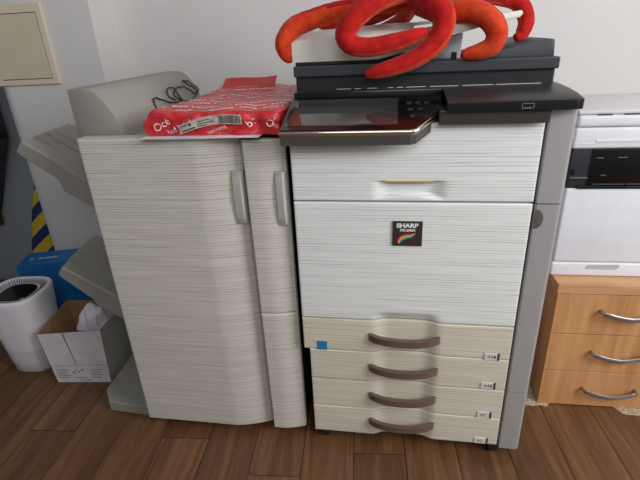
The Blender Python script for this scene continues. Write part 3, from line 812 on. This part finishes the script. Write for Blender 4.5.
# charcoal middle with black slot
mb = fbox('slot_surround', .004, PWd-.004, .004, PDp-.01, .742, .86, .004, M['printer_dark'])
fbox('output_slot', .055, PWd-.05, -.001, .02, .752, .858, .003, M['printer_black'], mb)
fbox('slot_shelf', .03, PWd-.03, -.004, .02, .7445, .7525, .002, M['printer_black'], mb)
G().box(.066, .15, -.0045, .004, sh_(.756), sh_(.7595), .001).box(.153, .24, -.0045, .004, sh_(.756), sh_(.7595), .001).build('slot_edge', M['printer_dark'], mb, local=True)
fbox('side_ledge', .006, .052, -.004, .01, .774, .7785, .001, M['silver_dark'], mb)
G().box(.006, .016, -.0012, .005, sh_(.785), sh_(.801), .001).build('port', M['printer_black'], mb, local=True)
for (a, b, z) in ((.066, .085, .832), (.12, .145, .833), (.085, .10, .783)): G().box(a, b, -.0016, 0, sh_(z), sh_(z+.0014)).build('slot_mark', M['grey_ink'], mb, local=True)
# stepped white upper housing
up = fbox('upper_housing', 0, PWd, -.001, PDp, .8575, .915, .007, M['printer_white'])
G().box(.055, PWd-.02, -.003, .01, sh_(.8745), sh_(.8835), .002).box(0.001, .06, -.0018, .01, sh_(.8715), sh_(.8735)).build('panel_line', M['printer_lid'], up, local=True)
fbox('scanner_section', .002, PWd-.002, -.003, PDp, .9165, .9475, .008, M['printer_white'])
lid = G().prism([(.002, .004), (PWd-.002, .004), (PWd-.002, PDp), (.002, PDp)], 'z', sh_(.949), sh_(.9605), .004, 2)
lidp = lid.build('scanner_lid', M['printer_lid'], pr, local=True, smooth=40)
G().box(.05, .085, .0005, .006, sh_(.9475), sh_(.950)).box(.115, PWd-.01, .0005, .006, sh_(.9475), sh_(.9495)).build('lid_gap', M['slot'], lidp, local=True)

# ------------------------------------------------------------------ air purifier
pu = root('air_purifier', (-1.18, .278, 0), 'white rounded-square air purifier tower with black top display', 'air purifier', .10)
def sq(r, n=48, p=3.2, tw=0):
    out = []
    for k in range(n):
        t = 2*PI*k/n; c_, s_ = math.cos(t), math.sin(t); q = (abs(c_)**p+abs(s_)**p)**(-1/p); out.append((r*q*c_, r*q*s_))
    return out
prf = [(.072, 0), (.077, .004), (.083, .06), (.089, .12), (.098, .2), (.1065, .30), (.109, .325), (.1075, .334), (.104, .338), (.100, .338), (.096, .335), (.083, .327), (.060, .322)]
V = []; F = []; n = 48
for r_, z in prf: V += [(x, y, z) for x, y in sq(r_)]
for i in range(len(prf)-1):
    for k in range(n): F.append((i*n+k, i*n+(k+1) % n, (i+1)*n+(k+1) % n, (i+1)*n+k))
F.append(tuple(range(n))[::-1]); F.append(tuple((len(prf)-1)*n+k for k in range(n)))
shell = obj('shell', V, F, M['purifier'], pu, local=True, smooth=50)
V = [(x, y, .3225) for x, y in sq(.063, p=3)] + [(x, y, .3275) for x, y in sq(.061, p=3)]
obj('display', V, [tuple(range(n, 2*n))] + [(k, (k+1) % n, n+(k+1) % n, n+k) for k in range(n)], M['black_gloss'], pu, local=True, label='black glossy display')
gr = G()
for k in range(64):
    t = 2*PI*k/64; c_, s_ = math.cos(t), math.sin(t); q = (abs(c_)**3.2+abs(s_)**3.2)**(-1/3.2)
    a = Vector((c_*q*.069, s_*q*.069, .3245)); b = Vector((c_*q*.093, s_*q*.093, .3335)); sd = Vector((-s_, c_, 0))*.0018
    gr.add([a-sd, a+sd, b+sd, b-sd], [(0, 1, 2, 3)])
g_ = gr.build('vent_grille', M['slot'], pu, local=True, label='ring of dark vent slots')
g_['kind'] = 'stuff'
# rows of small intake holes round the foot
hl = G()
for z in [.012+.0085*i for i in range(12)]:
    rr = .0773+.0057*(z-.004)/.056+.0004; pts = sq(rr+.0004, n=120)
    for k in range(0, 120, 2):
        x, y = pts[k]; x2, y2 = pts[(k+1) % 120]
        hl.add([(x, y, z), (x2, y2, z), (x2, y2, z+.0038), (x, y, z+.0038)], [(0, 1, 2, 3)])
h_ = hl.build('intake_holes', mat('hole_grey', (160, 160, 166), .6), pu, local=True, label='rows of small intake holes'); h_['kind'] = 'stuff'

# ------------------------------------------------------------------ blue carton behind the purifier
bb = root('blue_carton', (-1.306, .431, 0), 'closed blue cardboard carton standing behind the air purifier', 'box', .315)
BL, BD, BH = .40, .135, .35
car = G().box(0, BL, 0, BD, 0, BH, .0015).build('carton', M['blue_card'], bb, local=True)
mk = G()
mk.add([(.028+.0, .05, BH+.0006), (.032, .048, BH+.0006), (.046, .074, BH+.0006), (.042, .076, BH+.0006)], [(0, 1, 2, 3)])
mk.add([(.044, .05, BH+.0006), (.048, .052, BH+.0006), (.034, .076, BH+.0006), (.030, .074, BH+.0006)], [(0, 1, 2, 3)])
for k in range(9):
    x = .068+.0088*k; h_ = .012 if k % 3 else .018
    mk.add([(x, .056, BH+.0006), (x+.006, .056, BH+.0006), (x+.006, .056+h_, BH+.0006), (x, .056+h_, BH+.0006)], [(0, 1, 2, 3)])
mk.build('printed_mark', M['label_plate'], car, local=True, label='small pale logo and lettering on the lid')
dt = G()
for k in range(14):
    for j in range(10):
        x = .135+.010*k+.004*j*.5; z = BH-.012-.0085*j
        dt.add([(x, -.0006, z), (x+.0022, -.0006, z), (x+.0022, -.0006, z+.0022), (x, -.0006, z+.0022)], [(0, 1, 2, 3)])
dt.build('dot_pattern', mat('pale_blue_ink', (70, 140, 190), .6), car, local=True, label='pale dotted print')

# ------------------------------------------------------------------ open white carton
wb = root('white_carton', (-.915, .27, 0), 'open white cardboard carton with brown inside under the lower finisher tray', 'box')
b0 = [Vector(p) for p in ((-1.021, .162, 0), (-.81, .184, 0), (-.823, .385, 0), (-1.034, .363, 0))]
t0 = [Vector(p) for p in ((-1.046, .165, .217), (-.797, .188, .236), (-.806, .392, .240), (-1.062, .37, .237))]
def wall4(i, thick=.003):
    j = (i+1) % 4; a, b, c, d = b0[i], b0[j], t0[j], t0[i]
    nrm = (b-a).cross(d-a).normalized(); ctr = sum(b0, Vector())/4
    if nrm.dot(ctr-a) < 0: nrm = -nrm
    V = [a, b, c, d] + [p+nrm*thick for p in (a, b, c, d)]
    return V, [(0, 1, 2, 3), (7, 6, 5, 4), (0, 4, 5, 1), (1, 5, 6, 2), (2, 6, 7, 3), (3, 7, 4, 0)]
for i in range(4):
    V, F = wall4(i)
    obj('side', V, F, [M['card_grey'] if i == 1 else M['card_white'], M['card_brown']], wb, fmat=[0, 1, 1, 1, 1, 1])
V = [p+Vector((0, 0, .002)) for p in b0]; obj('bottom', V, [(0, 1, 2, 3)], M['card_brown'], wb)
# printing and slit on the front side
def wbf(u, v, o_=.0012):
    a = b0[0].lerp(b0[1], u); d = t0[0].lerp(t0[1], u); p = a.lerp(d, v); return p+Vector((.1, -1, 0)).normalized()*o_
pt = G()
def bar(u0, u1, v0, v1): pt.add([wbf(u0, v0), wbf(u1, v0), wbf(u1, v1), wbf(u0, v1)], [(0, 1, 2, 3)])
bar(.03, .97, .352, .360); bar(.02, .028, .30, .35); bar(.972, .98, .30, .35)
for k in range(5): bar(.07, .30-.03*(k % 3), .26-.042*k, .274-.042*k)
bar(.36, .40, .19, .23); bar(.42, .45, .24, .27); bar(.46, .49, .20, .23); bar(.52, .56, .24, .28); bar(.40, .58, .09, .105); bar(.44, .46, .04, .06); bar(.48, .66, .042, .055)
for k in range(4): bar(.68, .90-.04*(k % 2), .25-.05*k, .262-.05*k)
pt.build('printing', M['grey_ink'], wb, label='grey printed text lines and symbols')
sl = G(); sl.add([wbf(.405, 1.0), wbf(.42, 1.0), wbf(.475, .38), wbf(.465, .38)], [(0, 1, 2, 3)]); sl.build('slit', M['dark_gap'], wb, label='dark slit between the front flaps')

# crumpled plastic in the carton
bm = bmesh.new(); bmesh.ops.create_icosphere(bm, subdivisions=3, radius=1)
for v in bm.verts:
    q = v.co.copy(); k = 1+.30*noise.noise(q*1.5)+.16*noise.noise(q*3.3+Vector((3, 1, 2)))
    q = Vector((q.x*.058, q.y*.062, q.z*.115))*k
    # facet it
    v.co = Vector((-.876, .282, .168))+q
g_ = G().bm(bm); top(g_.build('crumpled_bag', M['plastic_bag']), 'crumpled white plastic bag stuffed in the open white carton', 'bag')

# ------------------------------------------------------------------ fuse box on the pier
fb = root('fuse_box', (-1.04*cr-.82*sr, -1.04*sr+.82*cr, 1.04), 'cream fuse box with framed door on the wall pier above the finisher', 'fuse box', RW)
FX0, FX1, FZ1 = -.30, .0, .30
def fbx(x): return x
# local frame: x along the wall, y into the wall
G().prism([(-.275, 0), (-.006, 0), (-.006, .297), (-.275, .297)], 'y', -.012, 0.0, .004).build('frame', M['cream_frame'], fb, local=True)
dd = G().prism([(-.245, .025), (-.034, .025), (-.034, .262), (-.245, .262)], 'y', -.016, -.010, .001).build('door', M['cream_plastic'], fb, local=True)
ln = G()
for (x0, x1, z0, z1) in ((-.247, -.032, .0225, .0245), (-.247, -.032, .2625, .265), (-.034, -.0322, .0225, .265), (-.247, -.2452, .0225, .265)): ln.box(x0, x1, -.0128, -.0115, z0, z1)
ln.build('door_gap', M['dark_gap'], fb, local=True)

# ------------------------------------------------------------------ rolled striped cloth behind the pier edge, dark cloth hanging further back
st = []
A = Vector((-1.545, .80, 0.0)); B = Vector((-1.425, .83, .62))
V = []; F = []; n = 20; mseg = 20
for i in range(mseg+1):
    t = i/mseg; p = A.lerp(B, t); r_ = .075*(1-t)**.6+.008
    for k in range(n):
        a = 2*PI*k/n; rr = r_*(1+.12*math.sin(a*3+t*4)); V.append((p.x+rr*math.cos(a), p.y+rr*math.sin(a)*.7, p.z))
for i in range(mseg):
    for k in range(n): F.append((i*n+k, i*n+(k+1) % n, (i+1)*n+(k+1) % n, (i+1)*n+k))
F.append(tuple(range(n))[::-1]); F.append(tuple(mseg*n+k for k in range(n)))
top(obj('rolled_cloth', V, F, M['stripe_cloth'], smooth=60), 'rolled blue and yellow striped cloth leaning behind the wall pier edge', 'cloth')

dc = root('hanging_cloth', (-1.75, .90, .33), 'dark cloth with brown bottom edge hanging at far left wall corner', 'cloth')
def cloth(x0, x1a, x1b, z0, z1, name, m, y0=.885):
    V = []; F = []; nx_, nz_ = 30, 14
    for j in range(nz_+1):
        t = j/nz_; z = z0+(z1-z0)*t; xr = x1a+(x1b-x1a)*t
        for i in range(nx_+1):
            u = i/nx_; x = x0+(xr-x0)*u; V.append((x, y0+.014*math.sin(u*22+t*1.5)+.01*math.sin(u*9), z))
    for j in range(nz_):
        for i in range(nx_): a = j*(nx_+1)+i; F.append((a, a+1, a+nx_+2, a+nx_+1))
    o = obj(name, V, F, m, dc, smooth=60); s_ = o.modifiers.new('thickness', 'SOLIDIFY'); s_.thickness = .006; return o
cloth(-1.865, -1.77, -1.575, .42, .80, 'cloth', M['dark_cloth'])
cloth(-1.865, -1.575, -1.56, .80, 1.75, 'cloth', M['dark_cloth'])
cloth(-1.865, -1.785, -1.77, .34, .42, 'hem', M['brown_cloth'])

# ------------------------------------------------------------------ camera
f, cx = 459.876, None
cam_d = bpy.data.cameras.new('camera'); cam_d.sensor_width = 36; cam_d.lens = 36*459.876/640; cam_d.clip_start = .02
cam = bpy.data.objects.new('camera', cam_d); C.objects.link(cam)
r = Vector((0.9871618, 0.15287313, -0.04627518)); u = Vector((-0.02122682, 0.41271525, 0.91061273)); fw = Vector((-0.15830669, 0.89793982, -0.41066174))
Rm = Matrix((r, u, -fw)).transposed().to_4x4()
cam.matrix_world = Matrix.Translation((0.24710749, -1.05091644, 1.18144243)) @ Rm
bpy.context.scene.camera = cam

# ------------------------------------------------------------------ light: window daylight from the right and front, soft room light
def area(name, loc, target, sx, sy, e, col=(1, 1, 1)):
    l = bpy.data.lights.new(name, 'AREA'); l.shape = 'RECTANGLE'; l.size = sx; l.size_y = sy; l.energy = e; l.color = col
    o = bpy.data.objects.new(name, l); C.objects.link(o); o.location = loc
    o.rotation_euler = (Vector(target)-Vector(loc)).to_track_quat('-Z', 'Y').to_euler(); return o
area('window_light', (2.6, -1.2, 1.85), (0.1, .25, .9), 1.2, 1.2, 60, (1, .995, .985))
area('room_light', (.7, -2.2, 2.45), (.2, .3, 1.0), 1.6, .9, 25, (1, .985, .965))
w = bpy.data.worlds.new('world'); bpy.context.scene.world = w; w.use_nodes = True
bg = w.node_tree.nodes['Background']; bg.inputs['Color'].default_value = (.97, .985, 1, 1); bg.inputs['Strength'].default_value = .16
vs = bpy.context.scene.view_settings
vs.view_transform = 'Standard'; vs.look = 'None'; vs.exposure = 0; vs.gamma = 1
